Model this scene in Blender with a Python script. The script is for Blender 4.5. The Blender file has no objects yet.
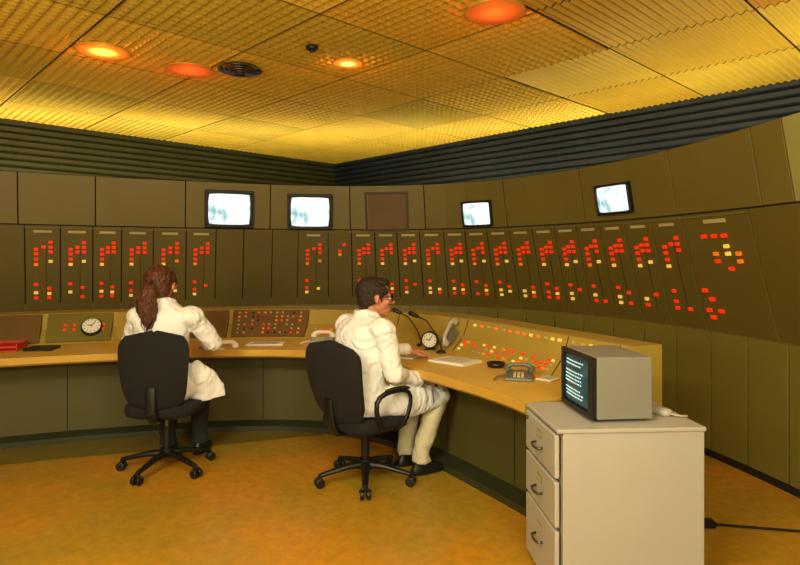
import bpy, math, random
from mathutils import Vector, Matrix
random.seed(7)
sc = bpy.context.scene
pi = math.pi

# ------------------------------------------------------------------ materials
def lin(c):
    out = []
    for v in c:
        v = v / 255.0
        out.append(v / 12.92 if v <= 0.04045 else ((v + 0.055) / 1.055) ** 2.4)
    return (out[0], out[1], out[2], 1.0)

def mat(name, rgb, rough=0.6, metal=0.0, emit=None, es=0.0, var=0.12, vscale=3.0, bump=0.0, bscale=60.0, spec=0.5, bdist=.01, distort=0.0):
    m = bpy.data.materials.new(name)
    m.use_nodes = True
    nt = m.node_tree
    b = nt.nodes['Principled BSDF']
    b.inputs['Roughness'].default_value = rough
    b.inputs['Metallic'].default_value = metal
    b.inputs['Specular IOR Level'].default_value = spec
    tc = nt.nodes.new('ShaderNodeTexCoord')
    nz = nt.nodes.new('ShaderNodeTexNoise')
    nz.inputs['Scale'].default_value = vscale
    nz.inputs['Detail'].default_value = 4
    nt.links.new(tc.outputs['Object'], nz.inputs['Vector'])
    c = lin(rgb)
    mr = nt.nodes.new('ShaderNodeValToRGB')
    mr.color_ramp.elements[0].position = 0.3
    mr.color_ramp.elements[1].position = 0.7
    mr.color_ramp.elements[0].color = (c[0]*(1-var), c[1]*(1-var), c[2]*(1-var), 1)
    mr.color_ramp.elements[1].color = (min(1, c[0]*(1+var)), min(1, c[1]*(1+var)), min(1, c[2]*(1+var)), 1)
    nt.links.new(nz.outputs['Fac'], mr.inputs['Fac'])
    nt.links.new(mr.outputs['Color'], b.inputs['Base Color'])
    if bump > 0:
        n2 = nt.nodes.new('ShaderNodeTexNoise')
        n2.inputs['Scale'].default_value = bscale
        n2.inputs['Detail'].default_value = 3 if not distort else 1
        n2.inputs['Distortion'].default_value = distort
        nt.links.new(tc.outputs['Object'], n2.inputs['Vector'])
        bp = nt.nodes.new('ShaderNodeBump')
        bp.inputs['Strength'].default_value = bump
        bp.inputs['Distance'].default_value = bdist
        nt.links.new(n2.outputs['Fac'], bp.inputs['Height'])
        nt.links.new(bp.outputs['Normal'], b.inputs['Normal'])
    if emit:
        b.inputs['Emission Color'].default_value = lin(emit)
        b.inputs['Emission Strength'].default_value = es
    return m

def screen_mat(name, dark, light, scale, es):
    m = mat(name, (10, 14, 16), 0.2)
    nt = m.node_tree
    b = nt.nodes['Principled BSDF']
    tc = nt.nodes.new('ShaderNodeTexCoord')
    mp = nt.nodes.new('ShaderNodeMapping')
    mp.inputs['Scale'].default_value = (scale, 1, scale * 0.6)
    mp.inputs['Location'].default_value = (3.1, 0, 1.7)
    nz = nt.nodes.new('ShaderNodeTexNoise')
    nz.inputs['Scale'].default_value = 1.0
    nz.inputs['Detail'].default_value = 4
    r = nt.nodes.new('ShaderNodeValToRGB')
    r.color_ramp.elements[0].position = 0.28
    r.color_ramp.elements[0].color = lin(dark)
    r.color_ramp.elements[1].position = 0.52
    r.color_ramp.elements[1].color = lin(light)
    nt.links.new(tc.outputs['Object'], mp.inputs['Vector'])
    nt.links.new(mp.outputs['Vector'], nz.inputs['Vector'])
    nt.links.new(nz.outputs['Fac'], r.inputs['Fac'])
    nt.links.new(r.outputs['Color'], b.inputs['Emission Color'])
    b.inputs['Emission Strength'].default_value = es
    return m

M_PAN = mat('olive_panel_paint', (112, 99, 40), 0.5, 0, var=0.07, vscale=1.2)
M_PAN2 = mat('olive_instrument_paint', (100, 88, 34), 0.5, 0, var=0.07, vscale=1.5)
M_PAN3 = mat('olive_lower_paint', (114, 106, 42), 0.5, 0, var=0.07, vscale=1.5)
M_LITE = mat('pale_green_paint', (146, 146, 80), 0.5, 0, var=0.05)
M_GAP = mat('dark_gap', (18, 16, 8), 0.8)
M_RED = mat('red_lamp', (205, 36, 14), 0.35, emit=(255, 50, 14), es=0.62, var=0.15, vscale=40)
M_YEL = mat('yellow_lamp', (230, 190, 90), 0.35, emit=(255, 205, 100), es=0.5, var=0.2, vscale=40)
M_AMB = mat('amber_lamp', (225, 110, 30), 0.35, emit=(255, 120, 20), es=0.5, var=0.2, vscale=40)
M_DKL = mat('unlit_lamp', (60, 22, 10), 0.35)
M_LABEL = mat('cream_label', (186, 174, 124), 0.5)
M_BLACK = mat('black_plastic', (16, 16, 17), 0.45, var=0.2)
M_FABRIC = mat('black_chair_fabric', (22, 20, 21), 0.9, bump=0.5, bscale=220)
M_CHROME = mat('dark_chrome', (110, 108, 104), 0.3, 0.9)
M_DESK = mat('yellow_desk_laminate', (212, 174, 72), 0.4, var=0.06, vscale=4)
M_LIP = mat('desk_lip_wood', (204, 160, 60), 0.4, var=0.08, vscale=6)
M_FAS = mat('console_fascia_paint', (168, 144, 60), 0.45, var=0.05)
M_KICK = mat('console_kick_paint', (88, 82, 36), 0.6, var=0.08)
M_BROWN = mat('brown_blank_panel', (104, 78, 36), 0.6)
M_BROWND = mat('brown_frame', (58, 44, 20), 0.5)
M_GREYBOX = mat('monitor_grey_paint', (132, 130, 118), 0.45, var=0.04)
M_CAB = mat('cabinet_grey_enamel', (176, 173, 162), 0.4, var=0.03)
M_CABD = mat('cabinet_dark_base', (50, 46, 40), 0.6)  # dark tone of the cabinet base
M_COAT = mat('white_lab_coat', (243, 245, 246), 0.85, var=0.02, vscale=8, bump=0.8, bscale=7.5, bdist=.035, distort=1.6)
M_TROUS = mat('cream_trousers', (196, 190, 158), 0.9, bump=0.5, bscale=14, bdist=.02, distort=1.0)
M_DARKT = mat('dark_trousers', (32, 32, 34), 0.9)
M_SKIN = mat('skin', (200, 134, 100), 0.5, var=0.06, vscale=14)
M_HAIRM = mat('dark_brown_hair', (40, 24, 15), 0.6, var=0.35, vscale=60, bump=0.8, bscale=120)
M_HAIRW = mat('reddish_brown_hair', (84, 42, 20), 0.5, var=0.4, vscale=45, bump=0.9, bscale=90)
M_WHITE = mat('paper_white', (235, 233, 220), 0.7, var=0.02)
M_REDP = mat('red_plastic', (190, 30, 16), 0.5)
M_PHONE = mat('grey_telephone', (100, 98, 86), 0.4)
M_PALE = mat('pale_grey_plastic', (176, 172, 152), 0.4)
M_LIPS = mat('lips', (165, 82, 66), 0.5)
M_SCRW = screen_mat('video_screen', (70, 150, 165), (245, 255, 252), 10.0, 1.25)
M_SCRT = mat('text_screen', (14, 40, 46), 0.2, emit=(14, 66, 76), es=0.6)
M_TXT = mat('screen_text', (180, 215, 215), 0.4, emit=(170, 215, 215), es=0.85)
M_SLATB = mat('blue_black_slats', (38, 46, 58), 0.45, 0.3, var=0.1)
M_SLATG = mat('dark_green_slats', (52, 52, 24), 0.55, 0.1, var=0.1)
M_WALLR = mat('room_wall_paint', (130, 116, 64), 0.8)
M_STRIP = mat('floor_shade_olive', (122, 106, 36), 0.5)  # darker olive stands in for shade on the floor
M_PLINTH = mat('dark_green_plinth', (50, 54, 26), 0.55)

M_FLOOR = mat('amber_linoleum', (190, 128, 28), 0.42)
nt = M_FLOOR.node_tree
b = nt.nodes['Principled BSDF']
tc = nt.nodes.new('ShaderNodeTexCoord')
n1 = nt.nodes.new('ShaderNodeTexNoise'); n1.inputs['Scale'].default_value = 1.3; n1.inputs['Detail'].default_value = 6
n2 = nt.nodes.new('ShaderNodeTexNoise'); n2.inputs['Scale'].default_value = 16; n2.inputs['Detail'].default_value = 7; n2.inputs['Roughness'].default_value = .65
nt.links.new(tc.outputs['Object'], n1.inputs['Vector']); nt.links.new(tc.outputs['Object'], n2.inputs['Vector'])
r1 = nt.nodes.new('ShaderNodeValToRGB')
r1.color_ramp.elements[0].position = 0.4; r1.color_ramp.elements[0].color = lin((178, 144, 40))
r1.color_ramp.elements[1].position = 0.62; r1.color_ramp.elements[1].color = lin((206, 146, 36))
r2 = nt.nodes.new('ShaderNodeValToRGB')
r2.color_ramp.elements[0].position = 0.32; r2.color_ramp.elements[0].color = (0.66, 0.66, 0.62, 1)
r2.color_ramp.elements[1].position = 0.62; r2.color_ramp.elements[1].color = (1, 1, 1, 1)
mx = nt.nodes.new('ShaderNodeMix'); mx.data_type = 'RGBA'; mx.blend_type = 'MULTIPLY'
mx.inputs[0].default_value = 0.8
nt.links.new(n1.outputs['Fac'], r1.inputs['Fac']); nt.links.new(n2.outputs['Fac'], r2.inputs['Fac'])
nt.links.new(r1.outputs['Color'], mx.inputs[6]); nt.links.new(r2.outputs['Color'], mx.inputs[7])
nt.links.new(mx.outputs[2], b.inputs['Base Color'])

# ------------------------------------------------------------------ mesh builder
class MB:
    def __init__(s):
        s.v = []; s.f = []; s.m = []; s.sm = []
    def add(s, vs, fs, m=0, smooth=False, M=None):
        o = len(s.v)
        for p in vs:
            p = Vector(p)
            if M is not None: p = M @ p
            s.v.append(tuple(p))
        for f in fs:
            s.f.append(tuple(o + i for i in f)); s.m.append(m); s.sm.append(smooth)
    def box(s, c, d, m=0, M=None, taper=1.0):
        x, y, z = d[0]/2, d[1]/2, d[2]/2
        vs = []
        for dz in (-z, z):
            k = taper if dz > 0 else 1.0
            for (dx, dy) in ((-x, -y), (x, -y), (x, y), (-x, y)):
                vs.append((c[0]+dx*k, c[1]+dy*k, c[2]+dz))
        s.add(vs, [(3,2,1,0),(4,5,6,7),(0,1,5,4),(1,2,6,5),(2,3,7,6),(3,0,4,7)], m, False, M)
    def tube(s, pts, rs, m=0, n=12, M=None, smooth=True, flat=None):
        pts = [Vector(p) for p in pts]
        if not isinstance(rs, (list, tuple)): rs = [rs]*len(pts)
        vs = []; fs = []
        t0 = (pts[1]-pts[0]).normalized()
        ref = Vector((0,0,1)) if abs(t0.z) < 0.9 else Vector((1,0,0))
        a = t0.cross(ref).normalized()
        for i, p in enumerate(pts):
            if i == 0: t = pts[1]-pts[0]
            elif i == len(pts)-1: t = pts[-1]-pts[-2]
            else: t = (pts[i+1]-pts[i]).normalized() + (pts[i]-pts[i-1]).normalized()
            t.normalize()
            a = (a - t*a.dot(t)).normalized()
            bb = t.cross(a)
            r = rs[i]
            ra, rb = r if isinstance(r, (list, tuple)) else (r, r)
            for k in range(n):
                th = 2*pi*k/n
                vs.append(p + a*math.cos(th)*ra + bb*math.sin(th)*rb)
        for i in range(len(pts)-1):
            for k in range(n):
                k2 = (k+1) % n
                fs.append((i*n+k, i*n+k2, (i+1)*n+k2, (i+1)*n+k))
        fs.append(tuple(reversed(range(n))))
        e = (len(pts)-1)*n
        fs.append(tuple(e+k for k in range(n)))
        s.add(vs, fs, m, smooth, M)
    def cyl(s, p0, p1, r, m=0, n=20, M=None):
        s.tube([p0, p1], r, m, n, M, False)
    def ell(s, c, r, m=0, M=None, nu=20, nv=12):
        c = Vector(c); vs = []; fs = []
        for i in range(1, nv):
            ph = pi*i/nv
            for k in range(nu):
                th = 2*pi*k/nu
                vs.append((c.x+r[0]*math.sin(ph)*math.cos(th), c.y+r[1]*math.sin(ph)*math.sin(th), c.z+r[2]*math.cos(ph)))
        top = len(vs); vs.append((c.x, c.y, c.z+r[2])); bot = len(vs); vs.append((c.x, c.y, c.z-r[2]))
        for i in range(nv-2):
            for k in range(nu):
                k2 = (k+1) % nu
                fs.append((i*nu+k, (i+1)*nu+k, (i+1)*nu+k2, i*nu+k2))
        for k in range(nu):
            k2 = (k+1) % nu
            fs.append((top, k, k2)); fs.append((bot, (nv-2)*nu+k2, (nv-2)*nu+k))
        s.add(vs, fs, m, True, M)
    def cap(s, p0, p1, r0, r1, m=0, M=None):
        s.ell(p0, (r0,)*3, m, M, 16, 10); s.ell(p1, (r1,)*3, m, M, 16, 10)
        s.tube([p0, p1], [r0, r1], m, 16, M)
    def loft(s, secs, m=0, n=28, M=None, p=2.0):
        vs = []; fs = []
        for (x, y, z, rx, ry) in secs:
            for k in range(n):
                th = 2*pi*k/n
                c_, s_ = math.cos(th), math.sin(th)
                vs.append((x + rx*math.copysign(abs(c_)**(2/p), c_), y + ry*math.copysign(abs(s_)**(2/p), s_), z))
        for i in range(len(secs)-1):
            for k in range(n):
                k2 = (k+1) % n
                fs.append((i*n+k, i*n+k2, (i+1)*n+k2, (i+1)*n+k))
        fs.append(tuple(reversed(range(n)))); e = (len(secs)-1)*n
        fs.append(tuple(e+k for k in range(n)))
        s.add(vs, fs, m, True, M)
    def build(s, name, mats, parent=None, bevel=0, remesh=0, smooth_it=0, disp=0, dscale=0.1, subs=0, solid=0, M=None):
        me = bpy.data.meshes.new(name)
        me.from_pydata(s.v, [], s.f)
        for mm in mats: me.materials.append(mm)
        me.polygons.foreach_set('material_index', s.m)
        me.polygons.foreach_set('use_smooth', s.sm)
        me.update()
        ob = bpy.data.objects.new(name, me)
        sc.collection.objects.link(ob)
        if parent is not None: ob.parent = parent
        if M is not None: ob.matrix_local = M
        if solid:
            md = ob.modifiers.new('solid', 'SOLIDIFY'); md.thickness = solid; md.offset = 0
        if bevel:
            md = ob.modifiers.new('bevel', 'BEVEL'); md.width = bevel; md.segments = 3; md.limit_method = 'ANGLE'
        if subs:
            md = ob.modifiers.new('sub', 'SUBSURF'); md.levels = subs; md.render_levels = subs
        if remesh:
            md = ob.modifiers.new('remesh', 'REMESH'); md.mode = 'VOXEL'; md.voxel_size = remesh; md.use_smooth_shade = True
        if smooth_it:
            md = ob.modifiers.new('smooth', 'SMOOTH'); md.iterations = smooth_it; md.factor = 0.5
        if disp:
            tx = bpy.data.textures.new(name + '_folds', 'CLOUDS'); tx.noise_scale = dscale; tx.noise_depth = 1
            md = ob.modifiers.new('folds', 'DISPLACE'); md.texture = tx; md.strength = disp; md.mid_level = 0.5
            md.texture_coords = 'LOCAL'
        return ob

def empty(name, loc=(0,0,0), rz=0.0, M=None):
    e = bpy.data.objects.new(name, None)
    e.empty_display_size = 0.1
    sc.collection.objects.link(e)
    if M is not None: e.matrix_world = M
    else:
        e.location = loc; e.rotation_euler = (0, 0, rz)
    return e

# ------------------------------------------------------------------ curves in plan
class Curve:
    def __init__(s, pts, n=24):
        P = [Vector((2*pts[0][0]-pts[1][0], 2*pts[0][1]-pts[1][1]))] + [Vector(p) for p in pts] + \
            [Vector((2*pts[-1][0]-pts[-2][0], 2*pts[-1][1]-pts[-2][1]))]
        s.p = []
        for i in range(1, len(P)-2):
            for k in range(n):
                t = k/n
                s.p.append(0.5*((2*P[i]) + (P[i+1]-P[i-1])*t + (2*P[i-1]-5*P[i]+4*P[i+1]-P[i+2])*t*t + (3*P[i]-P[i-1]-3*P[i+1]+P[i+2])*t**3))
        s.p.append(P[-2])
        for _ in range(30):
            q = list(s.p)
            for i in range(1, len(q)-1): q[i] = s.p[i]*0.5 + (s.p[i-1]+s.p[i+1])*0.25
            s.p = q
        s.c = [0]
        for i in range(1, len(s.p)): s.c.append(s.c[-1] + (s.p[i]-s.p[i-1]).length)
        s.L = s.c[-1]
    def at(s, d):
        d = max(0, min(s.L, d))
        lo, hi = 0, len(s.c)-1
        while hi-lo > 1:
            mid = (lo+hi)//2
            if s.c[mid] <= d: lo = mid
            else: hi = mid
        f = (d - s.c[lo])/max(1e-9, s.c[hi]-s.c[lo])
        p = s.p[lo].lerp(s.p[hi], f)
        a = s.p[max(0, lo-2)]; bq = s.p[min(len(s.p)-1, hi+2)]
        t = (bq-a).normalized()
        return p, t
    def s_at(s, bearing, off=0.0):
        best = 0; bd = 1e9
        k = 0.0
        while k <= s.L:
            p, t = s.at(k)
            q = p + Vector((t.y, -t.x))*(off(k) if callable(off) else off)
            if q.y > 0.5:
                e = abs(q.x/q.y - bearing)
                if e < bd: bd = e; best = k
            k += 0.01
        return best

def brg(px): return (px-400)/600.0

W = Curve([(-6.2,3.9),(-4.9,4.95),(-3.75,5.65),(-2.4,6.35),(-.75,6.85),(.65,6.6),(1.5,5.9),(2.02,5.05),(2.28,4.3),(2.43,3.5),(2.52,2.7),(2.55,1.9)])
PROF = [(0.0,0.0),(0.0,.92),(.23,1.76),(.32,2.235)]
ZT, ZI = 2.235, 1.76
def woff(z):
    for (o0,z0),(o1,z1) in zip(PROF, PROF[1:]):
        if z <= z1: return o0 + (o1-o0)*max(0,(z-z0))/(z1-z0)
    return PROF[-1][0]
def wpos(s, z, lift=0.0):
    p, t = W.at(s)
    q = p + Vector((t.y, -t.x))*(woff(z)+lift)
    return Vector((q.x, q.y, z))
def wframe(s, z):
    p, t = W.at(s)
    X = Vector((t.x, t.y, 0))
    up = (wpos(s, z+.01) - wpos(s, z-.01)).normalized()
    Y = up.cross(X).normalized()
    P = wpos(s, z, 0.012)
    return Matrix(((X.x,Y.x,up.x,P.x),(X.y,Y.y,up.y,P.y),(X.z,Y.z,up.z,P.z),(0,0,0,1)))
def ws(px, z): return W.s_at(brg(px), woff(z))

panel = empty('control_panel_wall')
mb = MB()
N = 120
for i in range(N):
    s0, s1 = W.L*i/N, W.L*(i+1)/N
    zs = [0.0, .92, ZI, ZT]
    for z0, z1 in zip(zs, zs[1:]):
        mb.add([wpos(s0,z0), wpos(s1,z0), wpos(s1,z1), wpos(s0,z1)], [(0,1,2,3)], 0)
    mb.add([wpos(s0,ZT), wpos(s1,ZT), wpos(s1,ZT,-.12), wpos(s0,ZT,-.12)], [(0,1,2,3)], 1)
    mb.add([wpos(s0,ZT,-.12), wpos(s1,ZT,-.12), wpos(s1,0,-.12), wpos(s0,0,-.12)], [(0,1,2,3)], 1)
mb.build('panel_backing', [M_GAP, M_PAN], panel)

def slab(mb, s0, s1, z0, z1, m, lift=0.012, n=4, gap=0.0055):
    s0 += gap; s1 -= gap; z0 += gap; z1 -= gap
    F = []; 
    for i in range(n+1):
        s = s0+(s1-s0)*i/n
        F += [wpos(s,z0,lift), wpos(s,z1,lift), wpos(s,z0,0), wpos(s,z1,0)]
    fs = []
    for i in range(n):
        a = i*4; c = a+4
        fs += [(a,c,c+1,a+1), (a+1,c+1,c+3,a+3), (a+2,c+2,c,a)]
    fs += [(0,1,3,2), (n*4, n*4+2, n*4+3, n*4+1)]
    mb.add(F, fs, m)

mb = MB()
top_px = [18,95,185,270,350,425,505,583,673,757]
ss = [ws(p,2.0) for p in top_px]
s = ss[0]
left = []
while s > 0.85: s -= 0.8; left.insert(0, s)
seams = [0.0]+left+ss
for a, c in zip(seams, seams[1:]): slab(mb, a, c, ZI, ZT, 0)
sE = ws(783, 2.2)
slab(mb, ss[-1], sE, ZI, ZT, 0)
k = sE
while k < W.L-.5:
    slab(mb, k, k+.8 if k+.8 < W.L else W.L, ZI, ZT, 3); k += .8
mods_l = [25,60,93,122,153,186,215]
mods_r = [298,328,352,376,399,422,446,469,492,515,539,562,585,609,635,662,695,765]
ml = [ws(p,1.35) for p in mods_l]; mr_ = [ws(p,1.35) for p in mods_r]
k = ml[0]; L0 = []
while k > .4: k -= .4; L0.insert(0,k)
for a, c in zip([0.0]+L0, L0+[ml[0]]):
    if c-a > .02: slab(mb, a, c, .92, ZI, 1)
for a, c in zip(ml, ml[1:]): slab(mb, a, c, .92, ZI, 1)
slab(mb, ml[-1], ws(243,1.35), .92, ZI, 1); slab(mb, ws(243,1.35), ws(272,1.35), .92, ZI, 1); slab(mb, ws(272,1.35), mr_[0], .92, ZI, 1)
for a, c in zip(mr_, mr_[1:]): slab(mb, a, c, .92, ZI, 1)
k = mr_[-1]
while k < W.L-.3:
    slab(mb, k, min(W.L, k+.5), .92, ZI, 1); k += .5
k = 0
while k < W.L-.05:
    slab(mb, k, min(W.L, k+.34), .05, .92, 2, n=2, gap=.007); k += .34
mb.build('panel_sheets', [M_PAN, M_PAN2, M_PAN3, M_LITE], panel, bevel=0.002)

# indicator lamps on modules
mb = MB(); lb = MB()
def lamp(s, z, m, w=.034, h=.025):
    Mx = wframe(s, z)
    mb.box((0,-.006,0), (w,.016,h), m, Mx)
def module(c, w):
    hw = min(w, .36)*.5
    R, Y, A, D = 0, 1, 2, 3
    colR = [(1.60,R),(1.555,R),(1.51,R)]
    colL = [(1.535,R),(1.49,R),(1.44,R),(1.39,random.choice([Y,A,Y]))]
    for z, m in colR: lamp(c+hw*.44, z, m)
    lamp(c+hw*.04, 1.555, R); 
    if random.random() < .6: lamp(c+hw*.04, 1.51, R)
    for z, m in colL: lamp(c-hw*.38, z, m)
    if random.random() < .5: lamp(c+hw*.44, 1.42, random.choice([Y,A]))
    for z, m in [(1.20,R),(1.12,random.choice([Y,R])),(1.07,random.choice([R,Y]))]:
        if random.random() < .9: lamp(c-hw*.40, z, m)
    for z, m in [(1.16,R),(1.11,Y),(1.07,R)]:
        if random.random() < .6: lamp(c+hw*.35, z, m)
    Mx = wframe(c+hw*.2, 1.30)
    lb.box((0,-.001,0), (.006,.004,.5), 1, Mx)
    Mx = wframe(c, 1.70)
    lb.box((0,-.004,0), (min(w*.55,.15),.008,.022), 0, Mx)
for L in (ml, mr_):
    for i, (a, c) in enumerate(zip(L, L[1:])):
        if L is mr_ and i == 1: 
            lamp((a+c)/2, 1.53, 0); lamp((a+c)/2, 1.49, 2); lamp((a+c)/2+.05, 1.60, 0)
            continue
        if L is mr_ and i == len(mr_)-2: continue
        module((a+c)/2, c-a)
a, c = mr_[-2], mr_[-1]
for q in (.3,.45,.6): lamp(a+(c-a)*q, 1.60, 0, .045)
for z in (1.53,1.48,1.43,1.38):
    for q in (.42,.6,.75):
        if random.random() < .8: lamp(a+(c-a)*q, z, random.choice([1,1,2,0]), .04, .025)
for z, q in ((1.22,.12),(1.16,.2),(1.08,.12),(1.08,.3),(1.03,.16)): lamp(a+(c-a)*q, z, 0, .045, .026)
Mx = wframe((a+c)/2, 1.70); lb.box((0,-.004,0), (.2,.008,.026), 0, Mx)
mb.build('indicator_lamps', [M_RED, M_YEL, M_AMB, M_DKL], panel)
M_LINE = mat('mimic_line', (62, 56, 24), 0.5)
lb.build('label_plates', [M_LABEL, M_LINE, M_BLACK], panel)
mb = MB()
def rail(a, c, z, h, m):
    n = max(2, int((c-a)/.15))
    for i in range(n):
        s0 = a+(c-a)*i/n; s1 = a+(c-a)*(i+1)/n
        mb.add([wpos(s0,z,.02), wpos(s1,z,.02), wpos(s1,z+h,.02), wpos(s0,z+h,.02), wpos(s0,z,.01), wpos(s1,z,.01), wpos(s1,z+h,.01), wpos(s0,z+h,.01)],
               [(0,1,2,3),(4,5,1,0),(3,2,6,7)], m)
rail(ml[0], ml[-1], 1.73, .012, 0); rail(mr_[0], mr_[-1], 1.73, .012, 0)
mb.build('label_rail', [M_PAN3], panel)

# ------------------------------------------------------------------ wall monitors
def bulged(mb, w, h, y, bul, m, M=None, n=10):
    vs = []; fs = []
    for j in range(n+1):
        for i in range(n+1):
            u = -1+2*i/n; v = -1+2*j/n
            k = 1-.035*(u*u*v*v)
            vs.append((u*w/2*k*(1-.02*v*v), y - bul*(1-u*u)*(1-v*v), v*h/2*k*(1-.02*u*u)))
    for j in range(n):
        for i in range(n):
            a = j*(n+1)+i
            fs.append((a, a+1, a+n+2, a+n+1))
    mb.add(vs, fs, m, True, M)
def ring(mb, w, h, t, y0, y1, m, M=None):
    mb.box((0,(y0+y1)/2,h/2-t/2), (w,abs(y1-y0),t), m, M)
    mb.box((0,(y0+y1)/2,-h/2+t/2), (w,abs(y1-y0),t), m, M)
    mb.box((-w/2+t/2,(y0+y1)/2,0), (t,abs(y1-y0),h-2*t), m, M)
    mb.box((w/2-t/2,(y0+y1)/2,0), (t,abs(y1-y0),h-2*t), m, M)
def wall_monitor(px, z, w, h, deep=.06, t=.028):
    s = ws(px, z)
    F = wframe(s, z) @ Matrix.Translation((0,-deep,0))
    e = empty('wall_crt_monitor', M=F)
    mb = MB()
    ring(mb, w, h, t, 0, .05, 0)
    mb.box((0,.045,0), (w*.94, .05, h*.94), 0)
    mb.build('bezel', [M_BLACK], e, bevel=.008)
    mb = MB(); bulged(mb, w-2*t+.004, h-2*t+.004, .012, .022, 0)
    mb.build('screen', [M_SCRW], e)
    return e
wall_monitor(229, 1.965, .49, .39, t=.036)
wall_monitor(309.5, 1.955, .48, .385, t=.036)
wall_monitor(478.5, 1.91, .34, .265, .05, .02)
wall_monitor(617, 1.94, .37, .25, .05, .02)
Fm = wframe(ws(387.5,1.955), 1.955)
e = empty('blank_hatch_panel', M=Fm)
mb = MB(); ring(mb, .48, .43, .025, -.015, .0, 0); mb.box((0,-.004,0), (.43,.008,.39), 1)
mb.build('hatch_frame', [M_BROWND, M_BROWN], e, bevel=.003)

# ------------------------------------------------------------------ room
C = Vector((-1.06, 9.8, 0)); U = Vector((-.72,-.694,0)); V = Vector((.694,-.72,0))
RM = Matrix(((U.x,V.x,0,C.x),(U.y,V.y,0,C.y),(0,0,1,0),(0,0,0,1)))
H = 3.0; LU = 9.5; LV = 10.45
mb = MB(); mb.box((LU/2, LV/2, -.05), (LU+.4, LV+.4, .1), 0); mb.build('floor', [M_FLOOR], M=RM)
def slat_wall(name, axis, m, lo=0.0):
    mb = MB()
    L = LU if axis == 'u' else LV
    z = 0.0
    while z < H-.01:
        z1 = min(H, z+.075)
        pr = [(.0,z),(.03,z+.012),(.03,z+.05),(.0,z1)]
        for (d0,za),(d1,zb) in zip(pr, pr[1:]):
            if axis == 'u': q = [(0,d0,za),(L,d0,za),(L,d1,zb),(0,d1,zb)]
            else: q = [(d0,0,za),(d0,L,za),(d1,L,zb),(d1,0,zb)]
            mb.add(q, [(0,1,2,3)], 0)
        z = z1
    if axis == 'u': mb.box((L/2,-.1,H/2), (L+.4,.2,H), 0)
    else: mb.box((-.1,L/2,H/2), (.2,L+.4,H), 0)
    mb.build(name, [m], M=RM)
slat_wall('wall_back_left', 'u', M_SLATG)
slat_wall('wall_back_right', 'v', M_SLATB)
mb = MB(); mb.box((LU+.1, LV/2, H/2), (.2, LV+.4, H)); mb.build('wall_front_left', [M_WALLR], M=RM)
mb = MB(); mb.box((LU/2, LV+.1, H/2), (LU+.4, .2, H)); mb.build('wall_front_right', [M_WALLR], M=RM)

# ceiling tiles (embossed sheet metal)
CR = dict(rough=.45)
cm = [mat('ceiling_yellow_metal', (226,192,76), .45, .25, var=.05), mat('ceiling_gold_metal', (220,180,64), .45, .25, var=.05),
      mat('ceiling_orange_metal', (212,150,48), .45, .25, var=.06), mat('ceiling_olive_metal', (204,178,70), .45, .25, var=.05), M_GAP]
T = .95
mb = MB()
nu_, nv_ = int(LU/T+.5), int(LV/T+.5)
for i in range(nu_):
    for j in range(nv_):
        u0, v0 = i*T+.006, j*T+.006
        cw = RM @ Vector((u0+T/2, v0+T/2, 0))
        g = T-.012
        vis = cw.y > 1.2
        right = cw.x > .35*cw.y-0.3
        if right: mi = random.choice([0,1,2,3,1])
        else: mi = random.choice([0,0,1,3,0])
        if not vis or right:
            n = 96; vs = []; fs = []
            for k in range(n+1):
                z = H-.02 + .009*math.sin(2*pi*k/6.0)
                vs += [(u0, v0+g*k/n, z), (u0+g, v0+g*k/n, z)]
            for k in range(n): fs.append((2*k, 2*k+2, 2*k+3, 2*k+1))
            mb.add(vs, fs, mi, True)
        else:
            # egg-crate pockets, 13 x 13 per tile
            n = 78; vs = []; fs = []
            for a in range(n+1):
                for c in range(n+1):
                    sa = abs(math.sin(pi*a/6.0)); sb = abs(math.sin(pi*c/6.0))
                    z = H-.026 + .024*min(1, sa*1.2)*min(1, sb*1.2)
                    vs.append((u0+g*a/n, v0+g*c/n, z))
            for a in range(n):
                for c in range(n):
                    q = a*(n+1)+c
                    fs.append((q, q+1, q+n+2, q+n+1))
            mb.add(vs, fs, mi, False)
mb.box((LU/2, LV/2, H+.06), (LU+.4, LV+.4, .1), 4)
mb.build('ceiling', cm, M=RM)

def ceil_xy(px, y):
    d = (H-1.45)*600/(258-y); return ((px-400)/600*d, d)
def lens_mat(core, edge, es, r):
    m = mat('frosted_lamp_lens', (206,160,60), .5)
    nt = m.node_tree; b = nt.nodes['Principled BSDF']
    tc = nt.nodes.new('ShaderNodeTexCoord')
    gr = nt.nodes.new('ShaderNodeTexGradient'); gr.gradient_type = 'SPHERICAL'
    mp = nt.nodes.new('ShaderNodeMapping'); k = 1.0/r; mp.inputs['Scale'].default_value = (k,k,k)
    rp = nt.nodes.new('ShaderNodeValToRGB')
    rp.color_ramp.elements[0].position = 0.0; rp.color_ramp.elements[0].color = (0,0,0,1)
    rp.color_ramp.elements[1].position = .8; rp.color_ramp.elements[1].color = lin(core)
    el = rp.color_ramp.elements.new(.4); q = lin(edge); el.color = (q[0]*.35,q[1]*.35,q[2]*.35,1)
    nt.links.new(tc.outputs['Object'], mp.inputs['Vector']); nt.links.new(mp.outputs['Vector'], gr.inputs['Vector'])
    nt.links.new(gr.outputs['Fac'], rp.inputs['Fac']); nt.links.new(rp.outputs['Color'], b.inputs['Emission Color'])
    b.inputs['Emission Strength'].default_value = es
    return m
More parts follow.
